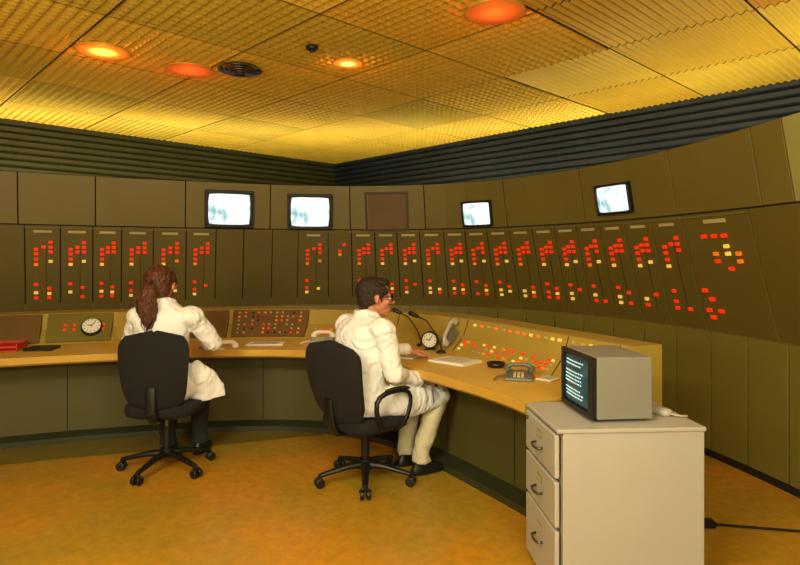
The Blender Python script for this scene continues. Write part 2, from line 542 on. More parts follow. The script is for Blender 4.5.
def downlight(px, y, core, edge, es, power, r=.19):
    x, yy = ceil_xy(px, y)
    e = empty('ceiling_downlight', (x, yy, H-.030))
    mb = MB()
    vs = [(0,0,-.004)]; fs = []; n = 32; R_ = 6
    for q in range(1, R_+1):
        for k in range(n): vs.append((r*q/R_*math.cos(2*pi*k/n), r*q/R_*math.sin(2*pi*k/n), -.004+.004*(q/R_)**2))
    for k in range(n): fs.append((0, 1+(k+1)%n, 1+k))
    for q in range(R_-1):
        for k in range(n): fs.append((1+q*n+k, 1+q*n+(k+1)%n, 1+(q+1)*n+(k+1)%n, 1+(q+1)*n+k))
    mb.add(vs, fs, 0, True)
    mb.tube([(0,0,.003),(0,0,.02)], [r,r*.95], 1, 32)
    mb.build('lens', [lens_mat(core, edge, es, r), cm[1]], e)
    L = bpy.data.lights.new('glow', 'POINT'); L.energy = power; L.color = lin(edge)[:3]; L.shadow_soft_size = .03
    lo = bpy.data.objects.new('bulb', L); sc.collection.objects.link(lo); lo.parent = e; lo.location = (0,0,-.12)
downlight(103,48,(255,200,80),(240,120,30),2.6,2.5)
downlight(190,67,(255,70,25),(225,60,20),1.3,1.6)
downlight(348,60,(255,215,110),(235,130,35),2.6,1.8, .12)
downlight(495,8,(255,80,30),(225,60,20),1.3,1.6)
x, yy = ceil_xy(240,64)
e = empty('ceiling_air_diffuser', (x, yy, H-.033))
mb = MB()
for k, rr in enumerate((.17,.135,.1,.065)):
    n = 28; vs = []; fs = []
    pr = [(rr, -.015-.008*k),(rr-.03, .01-.008*k),(rr-.03,.006-.008*k),(rr,-.02-.008*k)]
    for (q, z) in pr:
        for a in range(n): vs.append((q*math.cos(2*pi*a/n), q*math.sin(2*pi*a/n), z))
    for i in range(4):
        for a in range(n): fs.append((i*n+a, i*n+(a+1)%n, ((i+1)%4)*n+(a+1)%n, ((i+1)%4)*n+a))
    mb.add(vs, fs, 0, True)
mb.cyl((0,0,-.045),(0,0,.01),.03,0)
mb.build('rings', [M_CHROME], e)
x, yy = ceil_xy(312,43)
e = empty('smoke_detector', (x, yy, H-.033))
mb = MB(); mb.tube([(0,0,.01),(0,0,-.012),(0,0,-.022)],[.045,.045,.03],0,20); mb.cyl((0,0,-.02),(0,0,-.03),.016,0)
mb.build('housing', [M_BLACK], e)

# ------------------------------------------------------------------ console
D = Curve([(-4.6,3.2),(-3.7,3.85),(-2.88,4.27),(-2.15,4.53),(-1.4,4.70),(-.8,4.69),(-.35,4.47),(-.03,4.10),(.31,3.58),(.53,3.2),(.62,2.98)])
def dk(s):
    f = max(0.0, min(1.0, (s/D.L-.62)/.38)); f = f*f*(3-2*f)
    return 1-.24*f
def dpos(s, o, z):
    p, t = D.at(s)
    q = p + Vector((-t.y, t.x))*o*dk(s)
    return Vector((q.x, q.y, z))
cons = empty('control_console')
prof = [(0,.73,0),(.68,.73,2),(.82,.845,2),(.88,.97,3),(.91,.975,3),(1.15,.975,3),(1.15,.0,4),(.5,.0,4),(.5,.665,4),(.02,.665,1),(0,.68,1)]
mb = MB(); n = 100; npf = len(prof)
vs = []
for i in range(n+1):
    s = D.L*i/n
    for (o, z, m) in prof: vs.append(dpos(s, o, z))
for k in range(npf):
    fs = []
    for i in range(n):
        a = i*npf+k; a2 = i*npf+(k+1)%npf
        fs.append((a, a+npf, a2+npf, a2))
    mb.add(vs, fs, prof[k][2])
mb.add([dpos(D.L, o, z) for o, z, m in prof], [tuple(range(npf))], 3)
mb.add([dpos(0, o, z) for o, z, m in prof], [tuple(reversed(range(npf)))], 3)
mb.build('console_body', [M_DESK, M_LIP, M_FAS, M_FAS, M_KICK], cons)
mb = MB(); n = 80
for i in range(n):
    s0, s1 = D.L*i/n, D.L*(i+1)/n
    mb.add([dpos(s0,.3,0),dpos(s1,.3,0),dpos(s1,.3,.045),dpos(s0,.3,.045),dpos(s0,.5,.045),dpos(s1,.5,.045)], [(0,1,2,3),(3,2,5,4)], 0)
k = .3
while k < D.L:
    a = [dpos(k,.497,.05), dpos(k+.006,.497,.05), dpos(k+.006,.497,.66), dpos(k,.497,.66)]
    mb.add(a, [(0,1,2,3)], 1); k += .7
mb.build('plinth', [M_PLINTH, M_GAP], cons)
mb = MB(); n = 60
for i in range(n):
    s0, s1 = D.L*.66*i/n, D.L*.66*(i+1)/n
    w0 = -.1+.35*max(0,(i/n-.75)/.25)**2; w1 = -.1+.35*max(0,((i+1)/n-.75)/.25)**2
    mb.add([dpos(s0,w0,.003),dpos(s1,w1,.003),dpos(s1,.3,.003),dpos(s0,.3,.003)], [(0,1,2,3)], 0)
mb.build('floor_shade_strip', [M_STRIP])  # shade along the desk, put into the colour of a flat strip

def ds(px, o):
    return D.s_at(brg(px), lambda k: -o*dk(k))
def dframe(s, o0, z0, o1, z1, f):
    p, t = D.at(s); X = (dpos(s+.02,.8,0)-dpos(s-.02,.8,0)).normalized() if .05 < s < D.L-.05 else Vector((t.x,t.y,0))
    A = dpos(s,o0,z0); B = dpos(s,o1,z1); up = (B-A).normalized(); Y = up.cross(X).normalized(); P = A.lerp(B, f)
    X = Y.cross(up)
    return Matrix(((X.x,Y.x,up.x,P.x),(X.y,Y.y,up.y,P.y),(X.z,Y.z,up.z,P.z),(0,0,0,1)))
LOWF = (.68,.73,.82,.845); UPF = (.82,.845,.88,.97); ALLF = (.68,.735,.88,.972)
mb = MB(); lb = MB()
def fpanel(px0, px1, m, f0=0.04, f1=.96):
    s0, s1 = ds(px0,.8), ds(px1,.8); n = 6; vs = []; fs = []
    for i in range(n+1):
        s = s0+(s1-s0)*i/n
        F = dframe(s, *ALLF, 0); Ln = (dpos(s,ALLF[2],ALLF[3])-dpos(s,ALLF[0],ALLF[1])).length
        for (y, z) in ((-.012,Ln*f0),(-.012,Ln*f1),(.03,Ln*f0),(.03,Ln*f1)): vs.append(F @ Vector((0,y,z)))
    for i in range(n):
        a = i*4; c = a+4
        fs += [(a,c,c+1,a+1),(a+1,c+1,c+3,a+3),(a+2,c+2,c,a)]
    fs += [(0,1,3,2),(n*4,n*4+2,n*4+3,n*4+1)]
    mb.add(vs, fs, m)
def flamp(px, f, m, w=.024, h=.016, F=ALLF, lift=-.018):
    fr = dframe(ds(px,.8), *F, f)
    lb.box((0,lift,0), (w,.014,h), m, fr)
fpanel(-60,-10,0); fpanel(-4,41,1); fpanel(48,112,2); fpanel(118,180,0); fpanel(186,228,1); fpanel(232,308,1)
mb.build('fascia_panels', [M_FAS, M_BROWN, M_PAN3], cons, bevel=.003)
for px in (66,75,104):
    for f in (.55,.4): flamp(px, f, 0, .018, .018)
for r in range(6):
    for px in range(240, 304, 6):
        if random.random() < .75: flamp(px, .14+.14*r, random.choice([0,3,5,5,2,3,5,3]), .017, .011)
for k, px in enumerate(list(range(470,560,7))):
    flamp(px, .72, random.choice([1,5,1,5,2]), .024, .018, UPF, -.004)
for px in range(568,650,9): flamp(px, .72, random.choice([5,1]), .02, .018, UPF, -.004)
for r, f in enumerate((.28,.5,.72)):
    for px in range(466, 560, 5):
        if random.random() < .66: flamp(px, f, random.choice([0,0,0,1,5,2]), .020, .014, LOWF, -.004)
for r, f in enumerate((.3,.7)):
    for px in range(566, 640, 8):
        if random.random() < .5: flamp(px, f, random.choice([0,1,5,2]), .02, .016, LOWF, -.004)
for f in (.3,.6):
    for px in range(318,334,5): flamp(px, f, random.choice([0,5,2]), .02, .014, LOWF, -.004)
for px in (345,395,445,462,562,612):
    for F in (LOWF, UPF):
        fr = dframe(ds(px,.8), *F, .5); lb.box((0,-.001,0), (.005,.004,.13), 4, fr)
lb.build('console_buttons', [M_RED, M_YEL, M_AMB, M_DKL, M_GAP, M_LABEL], cons)

def dialface(e, r):
    mb = MB()
    mb.tube([(0,.03,0),(0,-.016,0),(0,-.024,0)], [r,r,r*.9], 0, 32)
    mb.cyl((0,-.02,0),(0,-.026,0),r*.85,1,32)
    for k in range(12):
        a = k*pi/6; R_ = Matrix.Rotation(a,4,'Y')
        mb.box((0,-.027,r*.7), (.004,.002,r*.16), 0, R_)
    mb.box((0,-.028,r*.28), (.005,.002,r*.6), 0, Matrix.Rotation(.6,4,'Y'))
    mb.box((0,-.028,r*.2), (.006,.002,r*.4), 0, Matrix.Rotation(-1.4,4,'Y'))
    mb.cyl((0,-.026,0),(0,-.031,0),r*.08,0)
    return mb
e = empty('panel_clock', M=dframe(ds(92,.8), *ALLF, .45) @ Matrix.Translation((0,-.02,0)))
dialface(e, .085).build('dial_face', [M_BLACK, M_WHITE], e)

ZD = .73
def ondesk(px, y):
    d = (1.45-ZD)*600/(y-258); return Vector(((px-400)/600*d, d, ZD))
def desk_obj(name, px, y, rz=0.0, dz=0.0):
    p = ondesk(px, y); return empty(name, (p.x, p.y, ZD+.001+dz), rz)
e = desk_obj('desk_clock', 430, 350, -.25)
mb = dialface(e, .066)
FM = Matrix.Translation((0,0,.08))
mb.v = [tuple(FM @ Vector(p)) for p in mb.v]
mb.box((0,.01,.006),(.08,.06,.012),0)
mb.build('dial_face', [M_BLACK, M_WHITE], e)

def paper(name, px, y, rz, w=.21, h=.297, m=M_WHITE, t=.006):
    e = desk_obj(name, px, y, rz); mb = MB()
    mb.box((0,0,t/2), (w,h,t)); mb.box((.006,-.004,t+.001), (w*.98,h*.98,.002), 0, Matrix.Rotation(.03,4,'Z'))
    if m is M_WHITE:
        for k in range(9): mb.box((0,h*.36-k*h*.085,t+.0025), (w*.7,.003,.0006), 1)
    mb.build('sheets', [m, M_PHONE], e)
paper('paper_sheet', 408, 356, -.5, .2, .24)
paper('open_notebook', 455, 362, -.75, .30, .22, t=.012)
paper('paper_sheet', 266, 344, .05, .3, .18)
paper('dark_notebook', 42, 349.5, .1, .2, .18, M_BLACK, .02)
paper('paper_sheet', 549, 379, -.75, .10, .14)
e = desk_obj('red_document_tray', 2, 350, .3); mb = MB()
mb.box((0,0,.006), (.28,.26,.012)); mb.box((-.135,0,.03), (.01,.26,.05)); mb.box((.135,0,.03), (.01,.26,.05)); mb.box((0,.125,.03), (.28,.01,.05))
mb.box((.01,0,.03),(.24,.22,.02),1)
mb.build('tray', [M_REDP, M_REDP], e, bevel=.003)
e = desk_obj('ashtray', 496, 367); mb = MB()
n = 28; pr = [(.0,.008),(.045,.008),(.052,.03),(.062,.03),(.055,.0),(0,0)]
vs = []; fs = []
for (rr,z) in pr:
    for k in range(n): vs.append(((rr+1e-4)*math.cos(2*pi*k/n), (rr+1e-4)*math.sin(2*pi*k/n), z))
for i in range(len(pr)-1):
    for k in range(n): fs.append((i*n+k, i*n+(k+1)%n, (i+1)*n+(k+1)%n, (i+1)*n+k))
mb.add(vs, fs, 0, True); mb.build('bowl', [M_BLACK], e)

def handset(mb, M, m, L=.2):
    mb.tube([(-L/2,0,0),(-L/2+.03,0,.022),(-L/4,0,.034),(L/4,0,.034),(L/2-.03,0,.022),(L/2,0,0)], [(.014,.02),(.018,.02),(.012,.016),(.012,.016),(.018,.02),(.014,.02)], m, 14, M)
    mb.cyl((-L/2+.015,0,-.012),(-L/2+.015,0,.014),.028,m,18,M); mb.cyl((L/2-.015,0,-.012),(L/2-.015,0,.014),.028,m,18,M)
def coil(mb, p0, p1, r, m, sag=.02, turns=16):
    p0, p1 = Vector(p0), Vector(p1); pts = []
    ax = (p1-p0).normalized(); a = Vector((0,0,1)); bb = ax.cross(a)
    for i in range(turns*8+1):
        f = i/(turns*8); th = 2*pi*turns*f
        pts.append(p0.lerp(p1,f) + a*(math.sin(th)*r + r) + bb*(math.cos(th)*r + math.sin(f*pi)*sag))
    mb.tube(pts, .0022, m, 5)
def telephone(px, y, rz, m, m2, k=1.0):
    e = desk_obj('desk_telephone', px, y, rz); e.scale = (k,k,k); mb = MB()
    vs = [(-.11,-.10,0),(.11,-.10,0),(.11,.10,0),(-.11,.10,0),(-.10,-.095,.022),(.10,-.095,.022),(.095,.09,.055),(-.095,.09,.055)]
    mb.add(vs, [(3,2,1,0),(4,5,6,7),(0,1,5,4),(1,2,6,5),(2,3,7,6),(3,0,4,7)], 0)
    mb.build('base', [m], e, bevel=.008)
    mb = MB()
    sl = Matrix.Translation((0,-.03,.035)) @ Matrix.Rotation(.18,4,'X')
    for i in range(3):
        for j in range(4): mb.box(((i-1)*.028,(j-1.5)*.024-.01,.006), (.02,.016,.01), 0, sl)
    mb.build('keypad', [M_LABEL], e)
    mb = MB(); handset(mb, Matrix.Translation((0,.055,.063)) , 0, .21)
    coil(mb, (-.1,.05,.01), (-.17,-.12,.003), .006, 0); mb.build('handset', [m2], e)
telephone(519, 379, -.25, M_PHONE, M_PHONE, .8)
telephone(322, 343, -.1, M_PALE, M_WHITE, .9)
e = desk_obj('corded_handset', 226, 348, .6); mb = MB(); handset(mb, Matrix.Translation((0,0,.013)), 0, .18)
coil(mb, (-.08,0,.0), (-.05,-.10,.0), .007, 0, .03); mb.build('receiver', [M_WHITE], e)
e = empty('cradle_handset', M=dframe(ds(456,.8), *ALLF, .0) @ Matrix.Translation((0,-.045,.14))); mb = MB()
handset(mb, Matrix.Rotation(-pi/2-.15,4,'Y') @ Matrix.Rotation(pi/2,4,'X') , 0, .23)
mb.box((0,.02,-.02),(.06,.05,.12),1)
mb.build('receiver', [M_PALE, M_PHONE], e, bevel=.002)
def mic(px, y, tip):
    p = ondesk(px, y); e = empty('gooseneck_microphone', (p.x,p.y,ZD+.001)); mb = MB()
    mb.tube([(0,0,0),(0,0,.012),(0,0,.022)], [.038,.036,.02], 0, 24)
    t = Vector(tip)
    pts = [Vector((0,0,.015)), Vector((0,0,.06)), Vector((t.x*.2,t.y*.2,t.z*.5)), Vector((t.x*.65,t.y*.65,t.z*.9)), t]
    mb.tube(pts, .0055, 0, 10)
    d = (t-pts[3]).normalized()
    mb.tube([t, t+d*.01, t+d*.07, t+d*.085], [.009,.016,.018,.01], 0, 16)
    mb.build('stem', [M_BLACK], e)
mic(441, 353, (-.17,.03,.27)); mic(421, 346, (-.16,.05,.26))

# ------------------------------------------------------------------ chairs
def chair(loc, rz, base_rz=0.0, arms=True, sd=0.0, recl=0.0, bw=.245):
    e = empty('office_chair', loc, rz)
    mb = MB()
    for k in range(5):
        R_ = Matrix.Rotation(base_rz + k*2*pi/5, 4, 'Z')
        mb.tube([(0,0,.115),(0,.12,.11),(0,.30,.075)], [(.032,.028),(.026,.02),(.018,.014)], 0, 10, R_)
        mb.cyl((0,.30,.085),(0,.30,.045),.012,0,10,R_)
        for sx in (-1,1): mb.tube([(sx*.008,.305,.03),(sx*.012,.305,.03),(sx*.028,.305,.03),(sx*.032,.305,.03)], [.026,.03,.03,.024], 0, 18, R_)
        mb.tube([(-.034,.30,.045),(-.02,.30,.062),(.02,.30,.062),(.034,.30,.045)], .008, 0, 8, R_)
    mb.cyl((0,0,.085),(0,0,.15),.045,0); mb.cyl((0,0,.14),(0,0,.3),.028,0); mb.cyl((0,0,.28),(0,0,.39-sd),.018,1)
    mb.box((0,0,.385-sd),(.2,.24,.035),0)
    mb.tube([(0,-.1,.385-sd),(0,-.24,.39-sd),(0,-.285,.45-sd),(0,-.285-recl*.15,.62-sd)], [(.035,.014)]*4, 0, 10)
    mb.build('star_base', [M_BLACK, M_CHROME], e, bevel=.002)
    mb = MB()
    mb.loft([(0,0,.395-sd,.20,.20),(0,0,.41-sd,.235,.225),(0,0,.45-sd,.245,.235),(0,.0,.475-sd,.235,.225),(0,0,.485-sd,.19,.18)], 0, 36, None, 3.6)
    mb.build('seat', [M_FABRIC], e)
    mb = MB(); nu, nv = 14, 18; vs = []; fs = []
    for j in range(nv+1):
        v = j/nv; z = .47-sd+(.49)*v
        hw = bw*(1-.22*(1-v)**2) * (1-abs(2*v-1)**6)**.35 + .012
        for i in range(nu+1):
            u = -1+2*i/nu
            y = -.235 - .03*math.sin(v*pi*.9) - .02*v - recl*v*.4 + .055*u*u
            vs.append((u*hw, y, z))
    for j in range(nv):
        for i in range(nu):
            a = j*(nu+1)+i; fs.append((a,a+1,a+nu+2,a+nu+1))
    mb.add(vs, fs, 0, True); mb.build('backrest', [M_FABRIC], e, solid=.04, bevel=.008)
    if arms:
        for sx in (-1,1):
            mb = MB()
            pts = [(sx*.16,.06,.395),(sx*.25,.07,.41),(sx*.285,.09,.47),(sx*.29,.13,.58),(sx*.285,.12,.645),(sx*.28,.05,.67),(sx*.275,-.10,.665),(sx*.27,-.17,.62),(sx*.265,-.14,.5),(sx*.25,-.08,.42),(sx*.16,-.06,.395)]
            pts = [(a,b_,c_-sd) for a,b_,c_ in pts]
            mb.tube(pts, [(.018,.014)]*len(pts), 0, 10)
            mb.tube([(sx*.28,.12,.665-sd),(sx*.28,.06,.68-sd),(sx*.276,-.1,.675-sd)], [(.026,.012)]*3, 0, 12)
            mb.build('armrest', [M_BLACK], e, subs=1)
    return e

# ------------------------------------------------------------------ people
def hand(e, M, side, curl=.35, name='hand'):
    mb = MB()
    mb.tube([(0,-.05,0),(0,-.01,0),(0,.0,0)], [(.028,.021),(.027,.019),(.028,.018)], 0, 14, M)
    mb.tube([(0,-.01,0),(0,.03,0),(0,.07,0),(0,.088,-.002)], [(.028,.016),(.040,.017),(.043,.015),(.038,.011)], 0, 16, M)
    Ls = [.072,.080,.074,.058]
    for k in range(4):
        x = side*(.031 - k*.0205); L = Ls[k]
        p = Vector((x, .078 - (.006 if k == 3 else 0), 0)); pts = [p]; a = -.1
        for f, fr in enumerate((.45,.31,.24)):
            a -= curl*(1.0 if f else .7)
            p = p + Vector((x*.06, math.cos(a)*L*fr, math.sin(a)*L*fr)); pts.append(p)
        rs = [.0098,.009,.0082,.0066]
        for q in range(3): mb.cap(pts[q], pts[q+1], rs[q], rs[q+1], 0, M)
    pts = [Vector((side*.022,.018,-.006)), Vector((side*.047,.045,-.014)), Vector((side*.058,.073,-.02)), Vector((side*.060,.097,-.024))]
    rs = [.017,.0125,.0105,.008]
    for q in range(3): mb.cap(pts[q], pts[q+1], rs[q], rs[q+1], 0, M)
    mb.build(name, [M_SKIN], e, remesh=.0035, smooth_it=3)

def aim(p, d, up):
    d = Vector(d).normalized(); up = Vector(up); x = d.cross(up).normalized(); z = x.cross(d)
    return Matrix(((x.x,d.x,z.x,p[0]),(x.y,d.y,z.y,p[1]),(x.z,d.z,z.z,p[2]),(0,0,0,1)))

def head(e, M, woman):
    mb = MB()
    mb.ell((0,-.012,.035), (.074,.094,.082), 0, M)
    mb.ell((0,.022,-.02), (.062,.068,.075), 0, M)
    mb.ell((0,.035,-.072), (.042,.048,.034), 0, M)
    mb.ell((0,.062,-.098), (.022,.02,.016), 0, M)
    mb.tube([(-.035,.076,.018),(0,.088,.02),(.035,.076,.018)], [.01,.011,.01], 0, 10, M)
    for sx in (-1,1):
        mb.ell((sx*.042,.06,-.022), (.02,.02,.018), 0, M)
        mb.tube([(sx*.074,-.004,.018),(sx*.086,-.014,.014),(sx*.086,-.014,-.014),(sx*.074,-.004,-.03)], [(.012,.008),(.019,.008),(.014,.007),(.008,.006)], 0, 10, M)
        mb.cap((sx*.012,.094,-.030),(sx*.009,.096,-.030),.008,.008,0,M)
    mb.tube([(0,.084,.014),(0,.098,-.010),(0,.114,-.028),(0,.098,-.036)], [.008,.010,.0125,.008], 0, 12, M)
    mb.tube([(-.022,.078,-.064),(0,.090,-.062),(.022,.078,-.064)], [.006,.008,.006], 0, 10, M)
    mb.tube([(-.018,.077,-.073),(0,.088,-.073),(.018,.077,-.073)], [.006,.008,.006], 0, 10, M)
    mb.tube([(0,-.03,-.02),(0,-.03,-.09),(0,-.045,-.17)], [(.055,.055),(.053,.056),(.062,.064)], 0, 20, M)
    mb.build('head', [M_SKIN], e, remesh=.005, smooth_it=3)
    mb = MB()
    for sx in (-1,1):
        mb.ell((sx*.031,.077,.0), (.013,.010,.009), 0, M); mb.ell((sx*.031,.0845,.0), (.0055,.004,.0055), 1, M)
        mb.tube([(sx*.018,.092,.022),(sx*.032,.092,.027),(sx*.047,.082,.022)], [.003,.004,.003], 1, 8, M)
    mb.tube([(-.02,.085,-.068),(0,.096,-.067),(.02,.085,-.068)], [.003,.0055,.003], 2, 8, M)
    mb.build('eyes_brows_mouth', [M_WHITE, M_HAIRM, M_LIPS], e)
    mb = MB()
    if woman:
        mb.ell((0,-.022,.042), (.090,.102,.090), 0, M)
        mb.ell((0,-.055,-.01), (.084,.068,.085), 0, M)
        mb.ell((0,.03,.085), (.06,.055,.035), 0, M)
        for sx in (-1,1): mb.ell((sx*.068,.005,.03), (.024,.06,.06), 0, M)
        mb.tube([(0,-.105,.0),(.0,-.135,-.02),(-.012,-.145,-.07),(-.018,-.14,-.13),(-.010,-.14,-.19),(-.004,-.14,-.235),(-.002,-.138,-.27)],
                [(.03,.03),(.040,.034),(.060,.042),(.066,.044),(.052,.038),(.032,.026),(.008,.008)], 0, 18, M)
        mb.build('hair', [M_HAIRW], e, remesh=.006, smooth_it=2, disp=.02, dscale=.025)
        mb = MB(); mb.tube([(-.03,-.118,-.005),(0,-.12,.028),(.03,-.118,-.005),(0,-.116,-.035),(-.03,-.118,-.005)], .008, 0, 8, M)
        mb.build('hair_tie', [M_BLACK], e)
        mb = MB()
        for k in range(44):
            a = random.uniform(-.07,.06); l = random.uniform(.14,.26)
            pts = [(a*.4,-.135,-.03)]
            for q in range(1,7): pts.append((a*math.sin(.5+q*.4)+.008*math.sin(q*1.7+k)-.008, -.165+.014*math.sin(k+q*.8), -.03-l*q/6))
            mb.tube(pts, [.004,.005,.005,.0045,.004,.003,.001], 0, 6, M)
        mb.build('hair_strands', [M_HAIRW], e)
    else:
        mb.ell((0,-.028,.045), (.083,.096,.085), 0, M)
        mb.ell((0,-.064,-.010), (.070,.050,.064), 0, M)
        mb.ell((0,.02,.094), (.060,.066,.030), 0, M)
        for sx in (-1,1):
            mb.ell((sx*.064,.012,.045), (.020,.052,.034), 0, M)
            mb.ell((sx*.066,-.04,.0), (.016,.03,.04), 0, M)
            mb.tube([(sx*.072,.016,.04),(sx*.074,.018,.0),(sx*.071,.018,-.026)], [(.008,.014),(.006,.011),(.003,.005)], 0, 10, M)
        mb.build('hair', [M_HAIRM], e, remesh=.005, smooth_it=2, disp=.012, dscale=.018)
        mb = MB()
        for sx in (-1,1):
            pts = []
            for k in range(17):
                a = 2*pi*k/16; pts.append((sx*.034+.024*math.cos(a), .104-.25*abs(sx*.034+.024*math.cos(a)), .0+.018*math.sin(a)))
            mb.tube(pts, .0034, 0, 6, M)
            mb.tube([(sx*.057,.09,.008),(sx*.076,.06,.010),(sx*.088,-.005,.012),(sx*.086,-.02,-.005)], .0034, 0, 6, M)
        mb.tube([(-.011,.101,.004),(0,.107,.008),(.011,.101,.004)], .0028, 0, 6, M)
        mb.build('glasses', [M_BLACK], e)

def shoe(mb, ank, yaw, m):
    S = Matrix.Translation((ank[0],ank[1],0)) @ Matrix.Rotation(yaw,4,'Z')
    mb.loft([(0,.06,.004,.044,.135),(0,.06,.02,.048,.140),(0,.055,.04,.046,.132),(0,.03,.065,.040,.095),(0,.0,.095,.038,.052),(0,-.005,.12,.036,.042)], m, 24, S, 2.4)

def person(name, loc, rz, woman, arms, legs, lean, head_rz, dh=0.0, head_x=0.0, sd=0.0, coat_f=.93, hs=1.0, head_y=0.0, hunch=0.0, head_dz=0.0):
    e = empty(name, loc, rz)
    k = .93 if woman else 1.06
    ly = lambda z: -lean*(z-.5) + hunch*max(0,(z-.9)/.27)**2
    dz = lambda z: dh*(z-.5)/.6 - sd
    coat = MB()
    T0 = [(.49,.175,.135),(.55,.19,.145),(.64,.175,.135),(.78,.17,.125),(.92,.19,.13),(1.02,.205,.125),(1.085,.19,.11),(1.125,.135,.085),(1.155,.078,.068),(1.17,.066,.062)]
    coat.loft([(head_x*(z-.5), ly(z)-.03, z+dz(z), rx*k, ry) for z,rx,ry in T0], 0, 32, None, 2.3)
    for (sh, el, wr) in arms:
        coat.cap(sh, el, .078 if not woman else .070, .060, 0)
        coat.cap(el, wr, .058, .042, 0)
        coat.ell(sh, (.085,.085,.07), 0)
        d = (Vector(wr)-Vector(el)).normalized()
        coat.cap(Vector(wr)-d*.03, Vector(wr)+d*.005, .048, .047, 0)
    for (hp, kn, an, fy) in legs:
        q = Vector(hp).lerp(Vector(kn), coat_f)
        coat.cap(hp, q, .108, .084, 0)
    hpL, hpR = Vector(legs[0][0]), Vector(legs[1][0]); knL, knR = Vector(legs[0][1]), Vector(legs[1][1])
    for f in (.15,.4,.65,.85):
        m_ = (hpL.lerp(knL,f)+hpR.lerp(knR,f))/2; w = (hpL.lerp(knL,f)-hpR.lerp(knR,f)).length/2
        coat.ell(m_+Vector((0,0,.03)), (w+.05,.1,.05), 0)
    if woman:
        coat.tube([(.17,-.02,.72),(.24,.0,.62),(.275,.02,.54),(.285,.03,.47)], [(.05,.05),(.05,.09),(.03,.12),(.015,.11)], 0, 16)
    else:
        coat.tube([Vector(hpR)+Vector((.07,.06,.02)), hpR.lerp(knR,.5)+Vector((.07,0,-.01)), knR+Vector((.04,-.02,-.02)), knR+Vector((.03,-.01,-.07))], [(.05,.10),(.045,.10),(.04,.08),(.02,.05)], 0, 16)
    zc = 1.15+dz(1.15); yc = ly(1.15)-.03; xc = head_x*.65
    for sx in (-1,1):
        coat.tube([(xc+.0,yc-.075,zc+.005),(xc+sx*.055,yc-.045,zc+.01),(xc+sx*.078,yc+.015,zc-.008),(xc+sx*.05,yc+.085,zc-.06),(xc+sx*.03,yc+.125,zc-.14)],
                  [(.014,.026),(.014,.028),(.014,.030),(.014,.032),(.010,.02)], 0, 12)
    coat.build('lab_coat', [M_COAT], e, remesh=.010, smooth_it=5, disp=.026, dscale=.15)
    tr = MB(); mt = M_DARKT if woman else M_TROUS
    for (hp, kn, an, fy) in legs:
        tr.cap(Vector(hp)+Vector((0,0,-.01)), kn, .09, .07, 0)
        tr.cap(kn, (an[0],an[1],an[2]+.06), .076, .058, 0)
        tr.tube([(an[0],an[1],an[2]+.08),(an[0],an[1]+.005,an[2]-.02),], [.058,.066], 0, 18)
    tr.build('trousers', [mt], e, remesh=.011, smooth_it=4, disp=.02, dscale=.08)
    sh = MB()
    for (hp, kn, an, fy) in legs: shoe(sh, an, fy, 0)
    sh.build('shoes', [M_BLACK], e, remesh=.008, smooth_it=2)
    HM = Matrix.Translation((head_x*.75, ly(1.17)-.005+head_y, 1.17+dz(1.17)+.095*hs+head_dz)) @ Matrix.Rotation(head_rz,4,'Z') @ Matrix.Scale(hs,4)
    head(e, HM, woman)
    return e

# woman
WX, WY = -1.60, 4.12
chair((WX,WY,0), .02, .35, arms=False, bw=.215)
armsW = [((-.180,-.02,1.05),(-.295,.10,.86),(-.20,.38,.795)), ((.175,-.02,1.05),(.29,.10,.85),(.16,.40,.795))]
legsW = [((-.09,-.02,.565),(-.10,.38,.555),(-.10,.30,.10),.1), ((.09,-.02,.565),(.11,.38,.555),(.12,.34,.10),-.1)]
w = person('seated_woman', (WX,WY,.0), .03, True, armsW, legsW, -.02, -.10, .0, -.06, hs=1.08, head_dz=-.01)
hand(w, aim((-.185,.425,.783), (.15,.9,-.12), (0,0,1)), 1, .3, 'hand_left')
hand(w, aim((.14,.445,.783), (-.2,.9,-.12), (0,0,1)), -1, .3, 'hand_right')

# man
MX, MY = -.225, 3.90
RZ = -math.radians(50)
chair((MX,MY,0), RZ+.10, .2, sd=.035, recl=.16)
armsM = [((-.205,.00,1.00),(-.265,.17,.82),(-.11,.43,.80)), ((.205,-.02,1.00),(.25,.04,.73),(.20,.28,.66))]
legsM = [((-.10,-.01,.535),(-.06,.47,.52),(-.06,.40,.10),0), ((.10,-.01,.535),(.15,.52,.515),(.14,.36,.10),-.15)]
m = person('seated_man', (MX,MY,0), RZ, False, armsM, legsM, .04, -math.radians(24), -.03, .0, sd=.035, coat_f=.97, hs=1.1, head_y=.045, hunch=.07, head_dz=-.02)
hand(m, aim((-.095,.465,.79), (.3,.9,-.1), (0,0,1)), 1, .35, 'hand_left')
hand(m, aim((.19,.32,.650), (-.25,.9,-.3), (0,0,1)), -1, .3, 'hand_right')

